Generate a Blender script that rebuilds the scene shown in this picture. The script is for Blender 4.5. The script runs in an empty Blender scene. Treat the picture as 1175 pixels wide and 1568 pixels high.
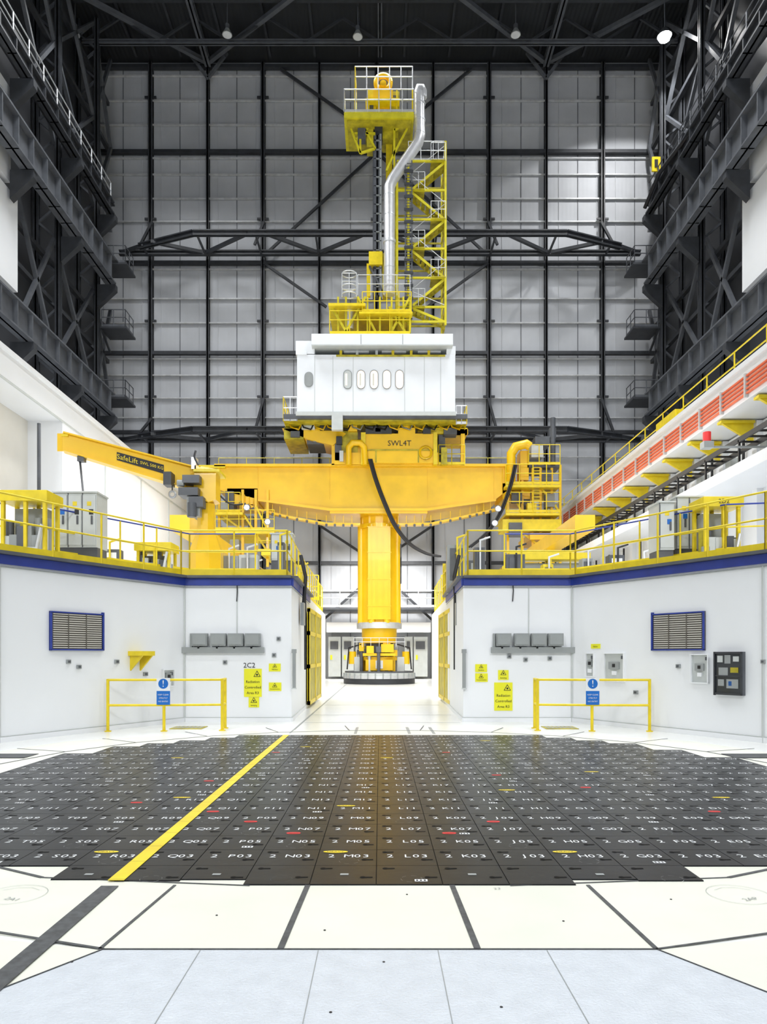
import bpy, math, random
from mathutils import Vector, Matrix
random.seed(4)
F=1150.0; CX=582.0; HY=1003.0; EYE=1.6
def S(px,py,Y):
    return Vector(((px-CX)/F*Y, Y, EYE+(HY-py)/F*Y))
# ---------------------------------------------------------------- materials
def mat(name,col,rough=.5,metal=0.,var=.06,scale=3.,bump=0.,bscale=30.,emit=None,es=0.,coat=0.,spec=.5):
    m=bpy.data.materials.new(name); m.use_nodes=True
    nt=m.node_tree; b=nt.nodes['Principled BSDF']
    tc=nt.nodes.new('ShaderNodeTexCoord')
    n=nt.nodes.new('ShaderNodeTexNoise'); n.inputs['Scale'].default_value=scale; n.inputs['Detail'].default_value=4
    nt.links.new(tc.outputs['Object'],n.inputs['Vector'])
    r=nt.nodes.new('ShaderNodeValToRGB')
    r.color_ramp.elements[0].position=.3; r.color_ramp.elements[1].position=.7
    r.color_ramp.elements[0].color=[c*(1-var) for c in col]+[1]
    r.color_ramp.elements[1].color=[min(1,c*(1+var)) for c in col]+[1]
    nt.links.new(n.outputs['Fac'],r.inputs['Fac']); nt.links.new(r.outputs['Color'],b.inputs['Base Color'])
    b.inputs['Roughness'].default_value=rough; b.inputs['Metallic'].default_value=metal
    b.inputs['Specular IOR Level'].default_value=spec
    if coat: b.inputs['Coat Weight'].default_value=coat
    if bump:
        n2=nt.nodes.new('ShaderNodeTexNoise'); n2.inputs['Scale'].default_value=bscale
        nt.links.new(tc.outputs['Object'],n2.inputs['Vector'])
        bp=nt.nodes.new('ShaderNodeBump'); bp.inputs['Strength'].default_value=bump; bp.inputs['Distance'].default_value=.02
        nt.links.new(n2.outputs['Fac'],bp.inputs['Height']); nt.links.new(bp.outputs['Normal'],b.inputs['Normal'])
    if emit:
        b.inputs['Emission Color'].default_value=list(emit)+[1]; b.inputs['Emission Strength'].default_value=es
    return m
WHITE=mat('white_wall_paint',(.84,.86,.885),.45,var=.02,scale=.6)
FWHITE=mat('white_floor_paint',(.80,.81,.79),.24,var=.03,scale=.7,bump=.03,bscale=3)
CREAM=mat('cream_floor_plate',(.76,.77,.68),.34,var=.035,scale=1.5,bump=.03,bscale=4)
GREYP=mat('grey_tread_plate',(.57,.61,.66),.4,var=.05,scale=8,bump=.3,bscale=60)
BLACK=mat('black_tile',(.007,.008,.010),.32,var=.3,scale=6,bump=.05,bscale=8,spec=.26)
BLACKH=mat('black_recess',(.002,.002,.002),.6,spec=.1)
JOINT=mat('dark_joint',(.06,.065,.07),.5,var=.4,scale=20)
YEL=mat('crane_yellow_paint',(.88,.54,.006),.34,var=.07,scale=1.2,coat=.15)
LEM=mat('handrail_yellow_paint',(.78,.60,.012),.4,var=.1,scale=4)
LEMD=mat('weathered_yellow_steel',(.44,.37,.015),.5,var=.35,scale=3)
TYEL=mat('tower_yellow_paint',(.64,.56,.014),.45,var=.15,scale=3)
DARK=mat('dark_steel',(.034,.037,.043),.45,var=.25,scale=2)
DARK2=mat('mid_grey_steel',(.09,.097,.11),.45,var=.2,scale=2)
GIRT=mat('galvanised_girt',(.52,.53,.54),.4,metal=.2,var=.15,scale=3)
GALV=mat('galvanised_steel',(.66,.68,.70),.38,metal=.45,var=.12,scale=3)
DUCT=mat('aluminium_duct_cladding',(.78,.79,.81),.30,metal=.5,var=.06,scale=5)
GREYB=mat('grey_enclosure',(.30,.32,.32),.4,var=.05)
LGREY=mat('light_grey_enclosure',(.55,.58,.57),.4,var=.05)
CABIN=mat('cabin_white_panel',(.80,.83,.86),.4,var=.03,scale=1)
BLUE=mat('blue_edge_paint',(.02,.045,.30),.4,var=.15)
SIGNB=mat('blue_sign',(.0,.13,.50),.4)
SIGNY=mat('yellow_sign',(.80,.78,.02),.4,var=.03)
INK=mat('black_lettering',(.01,.01,.01),.5)
LETW=mat('white_lettering',(.76,.78,.80),.45)
RED=mat('red_marking',(.75,.03,.03),.5)
ORNG=mat('orange_busbar',(.80,.16,.06),.45,var=.1)
GLASS=mat('dark_glass',(.03,.035,.04),.08)
WARM=mat('lit_window',(.8,.7,.6),.4,emit=(1,.82,.74),es=.45)
RUB=mat('black_cable_rubber',(.012,.012,.014),.5)
LAMP=mat('lamp_glow',(1,1,1),.4,emit=(1,.98,.95),es=40)
LAMPS=mat('floodlight_glow',(1,1,1),.4,emit=(1,.98,.95),es=120)
CREAMW=mat('beige_trim_recess_shade',(.62,.60,.54),.6,var=.08,scale=.5)  # beige for slats and strips; on the west recess it carries painted shade
BRONZE=mat('louvre_brown',(.10,.09,.075),.5)
def cladding(name,base,amp,var=.10,dist=.02,rough=.42):
    m=mat(name,base,rough,metal=.15,var=var,scale=.35)
    nt=m.node_tree; b=nt.nodes['Principled BSDF']
    tc=nt.nodes['Texture Coordinate']
    w=nt.nodes.new('ShaderNodeTexWave'); w.wave_type='BANDS'; w.bands_direction='X'; w.inputs['Scale'].default_value=1.1
    nt.links.new(tc.outputs['Object'],w.inputs['Vector'])
    bp=nt.nodes.new('ShaderNodeBump'); bp.inputs['Strength'].default_value=amp; bp.inputs['Distance'].default_value=dist
    nt.links.new(w.outputs['Fac'],bp.inputs['Height']); nt.links.new(bp.outputs['Normal'],b.inputs['Normal'])
    return m
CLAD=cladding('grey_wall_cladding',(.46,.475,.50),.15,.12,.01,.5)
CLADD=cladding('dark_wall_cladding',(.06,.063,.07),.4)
DECK=cladding('dark_roof_deck',(.025,.027,.03),.6)
# ---------------------------------------------------------------- builder
_glyph={}
def glyph(s):
    if s not in _glyph:
        c=bpy.data.curves.new('t','FONT'); c.body=s; c.size=1; c.align_x='CENTER'; c.align_y='CENTER'
        c.resolution_u=2
        o=bpy.data.objects.new('t',c); me=bpy.data.meshes.new_from_object(o)
        _glyph[s]=([v.co.copy() for v in me.vertices],[tuple(p.vertices) for p in me.polygons])
        bpy.data.objects.remove(o); bpy.data.curves.remove(c); bpy.data.meshes.remove(me)
    return _glyph[s]
class B:
    def __init__(s,name,parent=None,bevel=0):
        s.name=name;s.v=[];s.f=[];s.mi=[];s.sm=[];s.mats=[];s.M=None;s.parent=parent;s.bevel=bevel
    def add(s,vs,fs,m,smooth=False):
        if m not in s.mats: s.mats.append(m)
        k=s.mats.index(m);o=len(s.v)
        if s.M is not None: vs=[s.M@Vector(v) for v in vs]
        s.v+= [tuple(v) for v in vs]
        for f in fs: s.f.append(tuple(i+o for i in f));s.mi.append(k);s.sm.append(smooth)
    def box(s,x0,x1,y0,y1,z0,z1,m):
        x0,x1=sorted((x0,x1));y0,y1=sorted((y0,y1));z0,z1=sorted((z0,z1))
        s.add([(x0,y0,z0),(x1,y0,z0),(x1,y1,z0),(x0,y1,z0),(x0,y0,z1),(x1,y0,z1),(x1,y1,z1),(x0,y1,z1)],
          [(0,3,2,1),(4,5,6,7),(0,1,5,4),(1,2,6,5),(2,3,7,6),(3,0,4,7)],m)
    def fb(s,px0,px1,py0,py1,Y0,Y1,m):
        a=S(px0,py0,Y0);b=S(px1,py1,Y0); s.box(a.x,b.x,Y0,Y1,a.z,b.z,m)
    def beam(s,p,q,w,h,m,up=(0,0,1)):
        p=Vector(p);q=Vector(q);d=(q-p)
        if d.length<1e-5:return
        d.normalize();u=Vector(up)
        if abs(d.dot(u))>.98:u=Vector((0,1,0))
        r=d.cross(u).normalized();u=r.cross(d).normalized()
        vs=[]
        for c in(p,q):
            for a,b in((-1,-1),(1,-1),(1,1),(-1,1)): vs.append(c+r*a*w/2+u*b*h/2)
        s.add(vs,[(0,1,2,3),(7,6,5,4),(0,4,5,1),(1,5,6,2),(2,6,7,3),(3,7,4,0)],m)
    def ibeam(s,p,q,w,h,m,up=(0,0,1),t=.05):
        p=Vector(p);q=Vector(q);d=(q-p).normalized();u=Vector(up)
        if abs(d.dot(u))>.98:u=Vector((0,1,0))
        r=d.cross(u).normalized();u=r.cross(d).normalized()
        s.beam(p,q,t,h,m,u)
        for k in(-1,1): s.beam(p+u*k*(h/2-t/2),q+u*k*(h/2-t/2),w,t,m,u)
    def pipe(s,pts,r,m,n=8):
        pts=[Vector(p) for p in pts]
        t0=(pts[1]-pts[0]).normalized();ref=Vector((0,0,1)) if abs(t0.z)<.9 else Vector((1,0,0))
        u=t0.cross(ref).normalized();vs=[];fs=[]
        for i,p in enumerate(pts):
            if i==0:t=t0
            elif i==len(pts)-1:t=(pts[-1]-pts[-2]).normalized()
            else:t=((pts[i]-pts[i-1]).normalized()+(pts[i+1]-pts[i]).normalized()).normalized()
            u=(u-t*u.dot(t)).normalized();w=t.cross(u)
            k=1.
            if 0<i<len(pts)-1:
                c=max(.5,t.dot((pts[i]-pts[i-1]).normalized()));k=1/c if c>.7 else 1.2
            for j in range(n):
                a=2*math.pi*j/n; vs.append(p+(u*math.cos(a)+w*math.sin(a))*r*(k if i not in(0,len(pts)-1) else 1))
        for i in range(len(pts)-1):
            for j in range(n): fs.append((i*n+j,i*n+(j+1)%n,(i+1)*n+(j+1)%n,(i+1)*n+j))
        s.add(vs,fs,m,True)
        s.add(vs[:n],[tuple(range(n))[::-1]],m); s.add(vs[-n:],[tuple(range(n))],m)
    def tube(s,p,q,r,m,n=8): s.pipe([p,q],r,m,n)
    def cyl(s,c,r,z0,z1,m,n=24,r2=None,smooth=True):
        r2=r if r2 is None else r2;vs=[];
        for z,rr in((z0,r),(z1,r2)):
            for j in range(n): a=2*math.pi*(j+.5)/n;vs.append((c[0]+rr*math.cos(a),c[1]+rr*math.sin(a),z))
        s.add(vs,[(j,(j+1)%n,n+(j+1)%n,n+j) for j in range(n)],m,smooth)
        s.add(vs,[tuple(range(n))[::-1],tuple(range(n,2*n))],m)
    def disc(s,c,r,m,n=16,rx=None):
        s.add([(c[0]+(rx or r)*math.cos(2*math.pi*j/n),c[1]+r*math.sin(2*math.pi*j/n),c[2]) for j in range(n)],[tuple(range(n))],m)
    def ringxy(s,c,r,w,m,n=24,rx=1,a0=0,a1=1):
        vs=[];N=max(2,int(n*(a1-a0)))
        for j in range(N+1):
            a=2*math.pi*(a0+(a1-a0)*j/N)
            vs.append((c[0]+rx*r*math.cos(a),c[1]+r*math.sin(a),c[2]));vs.append((c[0]+rx*(r+w)*math.cos(a),c[1]+(r+w)*math.sin(a),c[2]))
        s.add(vs,[(2*j,2*j+1,2*j+3,2*j+2) for j in range(N)],m)
    def prism(s,pts,a0,a1,m,axis='y',smooth=False):
        n=len(pts);vs=[]
        for a in(a0,a1):
            for p in pts:
                vs.append((p[0],a,p[1]) if axis=='y' else ((p[0],p[1],a) if axis=='z' else (a,p[0],p[1])))
        s.add(vs,[(j,(j+1)%n,n+(j+1)%n,n+j) for j in range(n)],m,smooth)
        s.add(vs,[tuple(range(n))[::-1],tuple(range(n,2*n))],m)
    def fprism(s,pp,Y0,Y1,m):
        s.prism([(S(x,y,Y0).x,S(x,y,Y0).z) for x,y in pp],Y0,Y1,m)
    def torus(s,c,R,r,m,axis='y',n=24):
        pts=[]
        for j in range(n+1):
            a=2*math.pi*j/n
            if axis=='y':pts.append(Vector(c)+Vector((R*math.cos(a),0,R*math.sin(a))))
            else:pts.append(Vector(c)+Vector((R*math.cos(a),R*math.sin(a),0)))
        s.pipe(pts,r,m,6)
    def text(s,t,o,size,m,right=(1,0,0),up=(0,0,1),sx=1.):
        r=Vector(right);u=Vector(up);o=Vector(o);v,f=glyph(t)
        s.add([o+r*p.x*size*sx+u*p.y*size for p in v],f,m)
    def rail(s,pts,h=1.1,m=None,sp=1.4,r=.022,toe=True,rails=(1,.55),topm=None):
        m=m or LEM;pts=[Vector(p) for p in pts]
        for a,b in zip(pts,pts[1:]):
            n=max(1,round((b-a).length/sp))
            for i in range(n+1): p=a.lerp(b,i/n);s.tube(p,p+Vector((0,0,h)),r*1.1,m,6)
            for k in rails: s.tube(a+Vector((0,0,h*k)),b+Vector((0,0,h*k)),r,(topm or m) if k==1 else m,6)
            if toe:s.beam(a+Vector((0,0,.09)),b+Vector((0,0,.09)),.015,.14,m)
    def zig(s,p0,p1,q0,q1,n,w,m):
        p0,p1,q0,q1=map(Vector,(p0,p1,q0,q1))
        for i in range(n):
            a=p0.lerp(p1,i/n) if i%2==0 else q0.lerp(q1,i/n)
            b=q0.lerp(q1,(i+1)/n) if i%2==0 else p0.lerp(p1,(i+1)/n)
            s.beam(a,b,w,w,m)
    def done(s):
        me=bpy.data.meshes.new(s.name);me.from_pydata(s.v,[],s.f)
        for m in s.mats:me.materials.append(m)
        me.polygons.foreach_set('material_index',s.mi);me.polygons.foreach_set('use_smooth',s.sm);me.update()
        o=bpy.data.objects.new(s.name,me);bpy.context.scene.collection.objects.link(o)
        if s.parent:o.parent=s.parent
        if s.bevel:
            bv=o.modifiers.new('bevel','BEVEL');bv.width=s.bevel;bv.segments=2;bv.limit_method='ANGLE';bv.angle_limit=.9
        return o
def empty(name,loc=(0,0,0)):
    o=bpy.data.objects.new(name,None);bpy.context.scene.collection.objects.link(o);return o
# ================================================================= ROOM SHELL
RW=52.0; HALF=19.6; TOP=42.6
b=B('floor');b.box(-HALF-1,HALF+1,-9,RW+.3,-.3,0,FWHITE);b.done()
b=B('ceiling');b.box(-HALF-1,HALF+1,-9,RW+.3,TOP,TOP+.3,DECK);b.done()
b=B('wall_north');b.box(-HALF-1,HALF+1,RW,RW+.3,0,TOP,CLAD);b.done()
b=B('wall_south');b.box(-HALF-1,HALF+1,-9.3,-9,0,TOP,WHITE);b.done()
for sd,nm in((-1,'wall_west'),(1,'wall_east')):
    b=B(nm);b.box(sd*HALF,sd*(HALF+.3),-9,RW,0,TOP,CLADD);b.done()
    b=B(nm+'_upper_cladding')
    b.box(sd*18.0,sd*(HALF-.01),-8.9,37.3,19.6,24.2,WHITE); b.box(sd*18.0,sd*(HALF-.01),-8.9,36.6,24.6,29.2,WHITE)
    b.box(sd*18.0,sd*(HALF-.01),-8.9,34.5,31.6,37,WHITE)
    b.done()
fr=B('wall_frame_steelwork')
cols=[150,233,320,404,490,577,663,748,835,921,1010]
for i,c in enumerate(cols):
    x=S(c,0,RW).x; w=.28 if i%2 else .18
    fr.ibeam((x,RW-.25,0.01),(x,RW-.25,TOP-.3),w,.45,DARK,t=.09)
x0=S(150,0,RW).x;x1=S(1010,0,RW).x
for y in(103,233,403,541,662,862):
    z=S(0,y,RW-.3).z; fr.beam((x0,RW-.3,z),(x1,RW-.3,z),.3,.22,DARK)
for y in(117,155,192,243,268,305,340,413,458,495,550,575,610,640,700,735,770,905,935):
    z=S(0,y,RW-.1).z; fr.beam((x0,RW-.12,z),(x1,RW-.12,z),.14,.09,GIRT)
for px in range(160,1005,29):
    x=S(px,0,RW).x; fr.beam((x,RW-.02,.01),(x,RW-.02,TOP-.3),.04,.05,DARK2 if px%3==0 else CLAD)
def W(x,y,d=.5): return S(x,y,RW-d)
for a,c in (((430,106),(550,190)),((722,106),(650,165)),((577,233),(404,392)),((404,403),(500,470)),((577,233),(748,392)),((748,403),(655,470)),
            ((490,805),(577,862)),((663,805),(577,862)),((492,952),(560,892)),((665,952),(600,892)),((233,640),(215,662)),((404,610),(390,662)),((748,610),(762,662)),((921,610),(940,662)),
            ((233,340),(215,375)),((404,340),(390,375)),((748,340),(762,375)),((921,340),(940,375))):
    fr.beam(W(*a),W(*c),.16,.16,DARK)
for i in range(1,10,2):
    x=S(cols[i],0,RW).x
    for y in(155,340,495,610): fr.box(x-.4,x+.4,RW-.4,RW-.3,S(0,y,RW).z-.07,S(0,y,RW).z+.07,DARK)
fr.done()
for z in (28.9,16.2):
    g=B('wind_girder')
    yo=48.6;yi=RW-1.0
    outer=[(-16.1,50.2),(-12.1,yo),(12.1,yo),(16.1,50.2)]
    for p,q in zip(outer,outer[1:]):g.ibeam((p[0],p[1],z),(q[0],q[1],z),.3,.36,DARK,t=.08)
    g.ibeam((-17.7,yi,z),(17.7,yi,z),.3,.32,DARK,t=.08)
    xs=[S(c,0,RW).x for c in cols[1:-1]]
    for i,x in enumerate(xs):
        if i%2==1:
            for dx in(-3.6,3.6):
                g.beam((x,yi,z),(x+dx*.92 if abs(x+dx)<16 else x+dx*.6,yo if abs(x+dx)<13 else 49.6,z),.2,.2,DARK)
        g.beam((x,yi-.1,z-.1),(x,yo+.1 if abs(x)<13 else 49.8,z-.1),.12,.12,DARK)
    for sd in(-1,1): g.beam((sd*16.1,50.2,z),(sd*17.6,yi,z),.2,.2,DARK)
    g.done()
r=B('roof_truss')
zc=S(0,65,48).z
r.ibeam((-19,48,zc),(19,48,zc),.26,.26,DARK2,t=.08)
r.zig((-19,48,zc),(19,48,zc),(-19,48,TOP-.3),(19,48,TOP-.3),16,.13,DARK)
zc=S(0,103,51.5).z
for px in(320,835):
    x=S(px,0,51.5).x
    r.ibeam((x,51.2,zc),(x,30,zc),.4,.45,DARK2,t=.1)
    for dx in(-7,7): r.beam((x,51.1,zc),(x+dx,45.5,zc),.26,.26,DARK2)
    r.beam((x,51.2,zc-1.0),(x-1.5,51.2,zc+1.0),.18,.18,DARK2); r.beam((x,51.2,zc-1.0),(x+1.5,51.2,zc+1.0),.18,.18,DARK2)
r.ibeam((0,51.2,zc+.6),(0,35,zc+.6),.3,.35,DARK2,t=.08)
for px in range(60,1130,70):
    x=S(px,0,50).x; r.beam((x,51.2,TOP-.15),(x,35,TOP-.15),.14,.2,DARK)
for y in(49.8,46.5,44): r.beam((-19,y,TOP-.4),(19,y,TOP-.4),.2,.3,DARK)
r.done()
for px,py in((115,50),(348,50),(548,53),(790,50)):
    h=B('high_bay_lamp'); p=S(px,py,47.2)
    h.cyl((p.x,p.y),.32,p.z-.15,p.z+.2,GREYB,16,.15); h.cyl((p.x,p.y),.28,p.z-.17,p.z-.15,LETW,16)
    h.cyl((p.x,p.y),.14,p.z+.2,p.z+.5,DARK2,12); h.tube((p.x,p.y,p.z+.5),(p.x,p.y,TOP-.02),.03,DARK2)
    h.done()
h=B('floodlight');p=S(1018,53,44.5);h.cyl((p.x,p.y),.42,p.z-.1,p.z+.3,DARK2,16,.2);h.cyl((p.x,p.y),.3,p.z-.3,p.z-.1,LAMPS,20,.38);h.tube((p.x,p.y,p.z+.3),(p.x,p.y,TOP-.02),.04,DARK2);h.done()
# ---------------- side steelwork
for sd in(-1,1):
    g=B('overhead_crane_runway')
    X=sd*17.0
    def girder(z0,z1,y0,y1,m,w=.5):
        zc=(z0+z1)/2
        g.ibeam((X,y0,zc),(X,y1,zc),w,z1-z0,m,t=.09)
        y=y0
        while y<y1: g.box(X-w/2*.9,X+w/2*.9,y-.04,y+.04,z0,z1,m); y+=1.5
    girder(16.7,18.1,-8.8,47.4,DARK2,.6)
    girder(25.0,26.6,-8.8,47.4,DARK2,.7)
    girder(29.4,30.2,-8.8,47.4,DARK,.5)
    g.box(X-.1*sd,X+.85*sd,-8.8,47.9,30.2,30.3,DARK)
    g.box(X-.3*sd,X+.85*sd,-8.8,47.9,26.6,26.7,DARK)
    g.rail([(X,8,30.3),(X,47.4,30.3)],1.1,GALV if sd<0 else DARK2,1.6,.038)
    for Y in(47.6,42.2,36.4,30.6,24.8,19):
        for zb in(16.7,25.0,29.4):
            g.prism([(sd*17.85,zb),(sd*16.7,zb),(sd*16.7,zb-.35),(sd*17.85,zb-1.4)],Y-.2,Y+.2,DARK)
    g.done()
    g=B('lattice_stanchion')
    for Y in(48,42.2):
        zt=TOP-.4
        for xa in(18.08,19.3): g.ibeam((sd*xa,Y,11.5),(sd*xa,Y,zt),.3,.3,DARK,t=.08)
        g.zig((sd*18.1,Y,11.5),(sd*18.1,Y,zt),(sd*19.2,Y,11.5),(sd*19.2,Y,zt),32,.12,DARK2)
    for z in(13,21.5,23.6,28,33,36,39): g.beam((sd*18.5,37.6,z),(sd*18.5,51,z),.25,.25,DARK)
    Ys=(51,48,42.2,37.8)
    for a,c in zip(Ys,Ys[1:]):
        for z0,z1 in((11.6,16.7),(18.2,25),(30.3,36),(36,42)):
            g.beam((sd*18.3,a,z0),(sd*18.3,c,z1),.2,.2,DARK2); g.beam((sd*18.3,c,z0),(sd*18.3,a,z1),.2,.2,DARK2)
    g.done()
    for z in(18.1,26.7,12.6,22.6):
        g=B('access_platform');g.box(sd*16.2,sd*17.9,48.0,49.8,z-.12,z,DARK); g.rail([(sd*17.8,48.05,z),(sd*16.3,48.05,z),(sd*16.3,49.6,z)],1.1,DARK2,1,.03)
        g.beam((sd*17.85,48.1,z-.1),(sd*17.85,49.7,z-1.0),.12,.12,DARK)
        g.done()
c=B('festoon_cable');pts=[S(988,318,46),S(1010,265,44),S(1060,200,41),S(1120,125,38),S(1175,50,36)]
c.pipe(pts,.12,RUB,8);c.pipe([p+Vector((.3,0,.5)) for p in pts],.07,DARK2,6);c.done()
sg=B('warning_placard');sg.fb(999,1012,240,262,46,46.1,LEM);sg.fb(1003,1008,244,256,45.97,46,INK);sg.done()
pp=B('wall_downpipe');pp.tube(S(1050,85,50),S(1047,205,50),.2,GALV,12);pp.tube(S(1047,125,49.95),S(1047,130,49.95),.26,DARK2,12);pp.done()
# ================================================================= LOWER SIDE WALLS
w=B('wall_west_lower')
Z1=10.5
w.box(-HALF,-11,-9,RW,3.43,6.4,WHITE); w.box(-HALF,-11.0,-9,RW,9.7,Z1,WHITE)
w.box(-HALF,-12.2,-9,26,6.4,9.7,CREAMW); w.box(-HALF,-11.0,26,RW,6.4,9.7,WHITE)  # recess back wall: its shading is put into the darker beige
for y in(8,14,20.2): w.box(-12.2,-11.05,y,y+.5,6.4,9.7,WHITE)
w.box(-11.35,-10.9,-9,RW,Z1,Z1+.12,WHITE)
w.box(-11.02,-10.97,-8,RW,9.66,9.72,LGREY)
for y in(30,34.5,39): w.box(-11.02,-10.96,y,y+.06,3.45,9.7,LGREY)
w.tube((-10.9,24,6.2),(-10.9,24,9),.06,DARK2)
w.done()
e=B('wall_east_lower')
e.box(12.4,HALF,-9,RW,3.43,9.2,WHITE); e.box(11.0,HALF,-9,RW,9.25,10.25,WHITE)
e.box(10.9,11.4,-9,RW,10.25,10.4,WHITE)
e.box(10.7,12.4,-9,RW,7.0,7.35,WHITE)
y=10
while y<51: e.box(12.2,12.4,y-.1,y+.2,3.43,9.2,WHITE); y+=2.4
e.done()
e=B('parapet_guardrail');e.rail([(11.5,10,10.42),(11.5,51,10.42)],1.0,LEM,2.0,.024);
e.box(11.4,11.9,20.5,21.6,10.42,11.0,LEM);e.box(11.4,11.9,29,31,10.42,11.1,LEM);e.done()
e=B('busbar_support_brackets');y=10
while y<50:
    e.prism([(11.05,9.17),(12.15,9.17),(12.15,8.5)],y,y+.1,LEM,'y'); e.box(11.05,12.15,y-.1,y+.2,9.12,9.2,LEM)
    e.tube((12.3,y+1,7.38),(12.3,y+1,9.15),.05,RUB); e.tube((12.25,y+1.3,3.5),(12.25,y+1.3,6.95),.05,RUB)
    e.box(12.1,12.38,y+1.5,y+1.9,7.8,8.4,LGREY)
    y+=2.4
e.done()
bb=B('busbar_conductor_rails')
for i,z in enumerate((9.93,9.80,9.67,9.54,9.41)): bb.box(10.92,10.99,6,51,z-.024,z+.024,ORNG)
y=8
while y<51: bb.box(10.88,10.995,y,y+.06,9.3,10.0,LGREY);y+=1.6
bb.done()
ct=B('cable_ladder')
for x in(11.2,11.9): ct.beam((x,8,8.3),(x,50,8.3),.06,.16,RUB)
y=8
while y<50: ct.beam((11.2,y,8.3),(11.9,y,8.3),.06,.06,RUB); y+=.6
y=9
while y<50: ct.beam((11.2,y,8.3),(11.2,y,7.36),.06,.06,RUB); y+=2.4
ct.done()
rc=B('red_warning_beacon');p=S(1083,672,23);rc.cyl((p.x,p.y),.12,p.z-.1,p.z+.2,RED,12);rc.box(p.x-.15,p.x+.15,p.y-.15,p.y+.15,p.z-.3,p.z-.1,GREYB);rc.beam((p.x,p.y,p.z-.25),(12.38,p.y,p.z-.25),.06,.06,GREYB);rc.done()
# ================================================================= OCTAGON WALLS (lower)
ZT=3.42
LA=(-2.12,18.);LB=(-4.68,18.);LC=(-6.93,13.7);LD=(-9.3,9.2)
RA=(2.0,18.);RB=(4.60,18.);RC=(6.98,13.7);RD=(9.3,9.4)
def lower(nm,pl,sd):
    o=B(nm)
    A,Bq,C,D=pl
    outer=[(D[0],-9),D,C,Bq,A,(A[0]+.35*sd,34),(sd*12.3,34),(sd*12.3,-9)]
    if sd<0: o.prism(outer,0,ZT,WHITE,'z')
    else: o.prism(outer[::-1],0,ZT,WHITE,'z')
    path=[Vector((p[0],p[1],0)) for p in [(D[0],-9),D,C,Bq,A,(A[0]+.15*sd,24)]]
    for a,c in zip(path,path[1:]):
        o.beam(a+Vector((0,0,ZT-.07)),c+Vector((0,0,ZT-.07)),.10,.17,BLUE)
        o.beam(a+Vector((0,0,ZT-.20)),c+Vector((0,0,ZT-.20)),.05,.02,GREYB)
        o.beam(a+Vector((0,0,ZT+.05)),c+Vector((0,0,ZT+.05)),.3,.06,DARK2)
        o.beam(a+Vector((0,0,.05)),c+Vector((0,0,.05)),.05,.1,WHITE)
        o.beam(a+Vector((0,0,.11)),c+Vector((0,0,.11)),.052,.012,LGREY)
    for pnt in(C,Bq): o.box(pnt[0]-.015,pnt[0]+.015,pnt[1]-.04,pnt[1],0,ZT-.2,LGREY)
    for px in ((363,) if sd<0 else (810,)):
        p=S(px,0,17.985); o.box(p.x-.01,p.x+.01,17.98,18.,1.9,ZT-.2,LGREY)
    o.done()
lower('wall_octagon_west',(LA,LB,LC,LD),-1)
lower('wall_octagon_east',(RA,RB,RC,RD),1)
for sd,pl in((-1,(LA,LB,LC,LD)),(1,(RA,RB,RC,RD))):
    h=B('deck_guardrail')
    A,Bq,C,D=pl;z=ZT+.085
    def ins(p,d=.12): return (p[0]+sd*d,p[1]+d,z)
    h.rail([ins(D),ins(C),ins(Bq),ins(A),(A[0]+sd*.3,24,z),(A[0]+sd*.45,33.5,z)],1.1,LEM,1.1,.020)
    h.rail([(sd*3.4,20.5,z+.3),(sd*5.2,20.5,z+.3),(sd*7.6,16.5,z+.3),(sd*10,16.0,z+.3)],1.1,LEM,1.2,.02,True,(1,.55),BLUE)
    h.rail([(sd*2.7,33,z+.5),(sd*10,33,z+.5)],1.1,LEM,1.4,.022)
    h.done()
def facet_pt(px,P,Q):
    t=(px-CX)/F
    dx=Q[0]-P[0];dy=Q[1]-P[1]
    s_=(t*P[1]-P[0])/(dx-t*dy)
    return Vector((P[0]+s_*dx,P[1]+s_*dy,0))
class Facet:
    def __init__(s,P,Q): s.P=P;s.Q=Q;d=Vector((Q[0]-P[0],Q[1]-P[1],0)).normalized();s.d=d;n=Vector((d.y,-d.x,0));s.n=n if n.y<0 else -n
    def box(s,bd,px0,px1,py0,py1,o0,o1,m):
        a=facet_pt(px0,s.P,s.Q);c=facet_pt(px1,s.P,s.Q);Y=(a.y+c.y)/2
        z0=EYE+(HY-py1)/F*Y;z1=EYE+(HY-py0)/F*Y
        vs=[]
        for z in(z0,z1):
            for p,o in((a,o0),(c,o0),(c,o1),(a,o1)): vs.append((p.x+s.n.x*o,p.y+s.n.y*o,z))
        bd.add(vs,[(0,3,2,1),(4,5,6,7),(0,1,5,4),(1,2,6,5),(2,3,7,6),(3,0,4,7)],m)
    def pt(s,px,py,o=0):
        a=facet_pt(px,s.P,s.Q);return Vector((a.x+s.n.x*o,a.y+s.n.y*o,EYE+(HY-py)/F*a.y))
FW=Facet(LC,LB);FE=Facet(RB,RC);FF=Facet((-5,18),(5,18))
def vent(fc,x0,x1,y0,y1):
    v=B('ventilation_grille')
    fc.box(v,x0,x1,y0,y1,0,.03,BRONZE)
    for a in((x0,x1,y0,y0+2),(x0,x1,y1-2,y1),(x0,x0+2,y0,y1),(x1-2,x1,y0,y1)): fc.box(v,*a,0,.06,BLUE)
    n=16
    for i in range(n):
        yy=y0+4+(y1-y0-8)*i/(n-1); fc.box(v,x0+4,x1-4,yy-.9,yy+.5,.03,.05,CREAMW)
    for i in (1,2): xx=x0+(x1-x0)*i/3; fc.box(v,xx-.7,xx+.7,y0+3,y1-3,.03,.055,BRONZE)
    v.done()
vent(FW,75,157,938,996);vent(FE,1000,1081,938,996)
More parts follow.
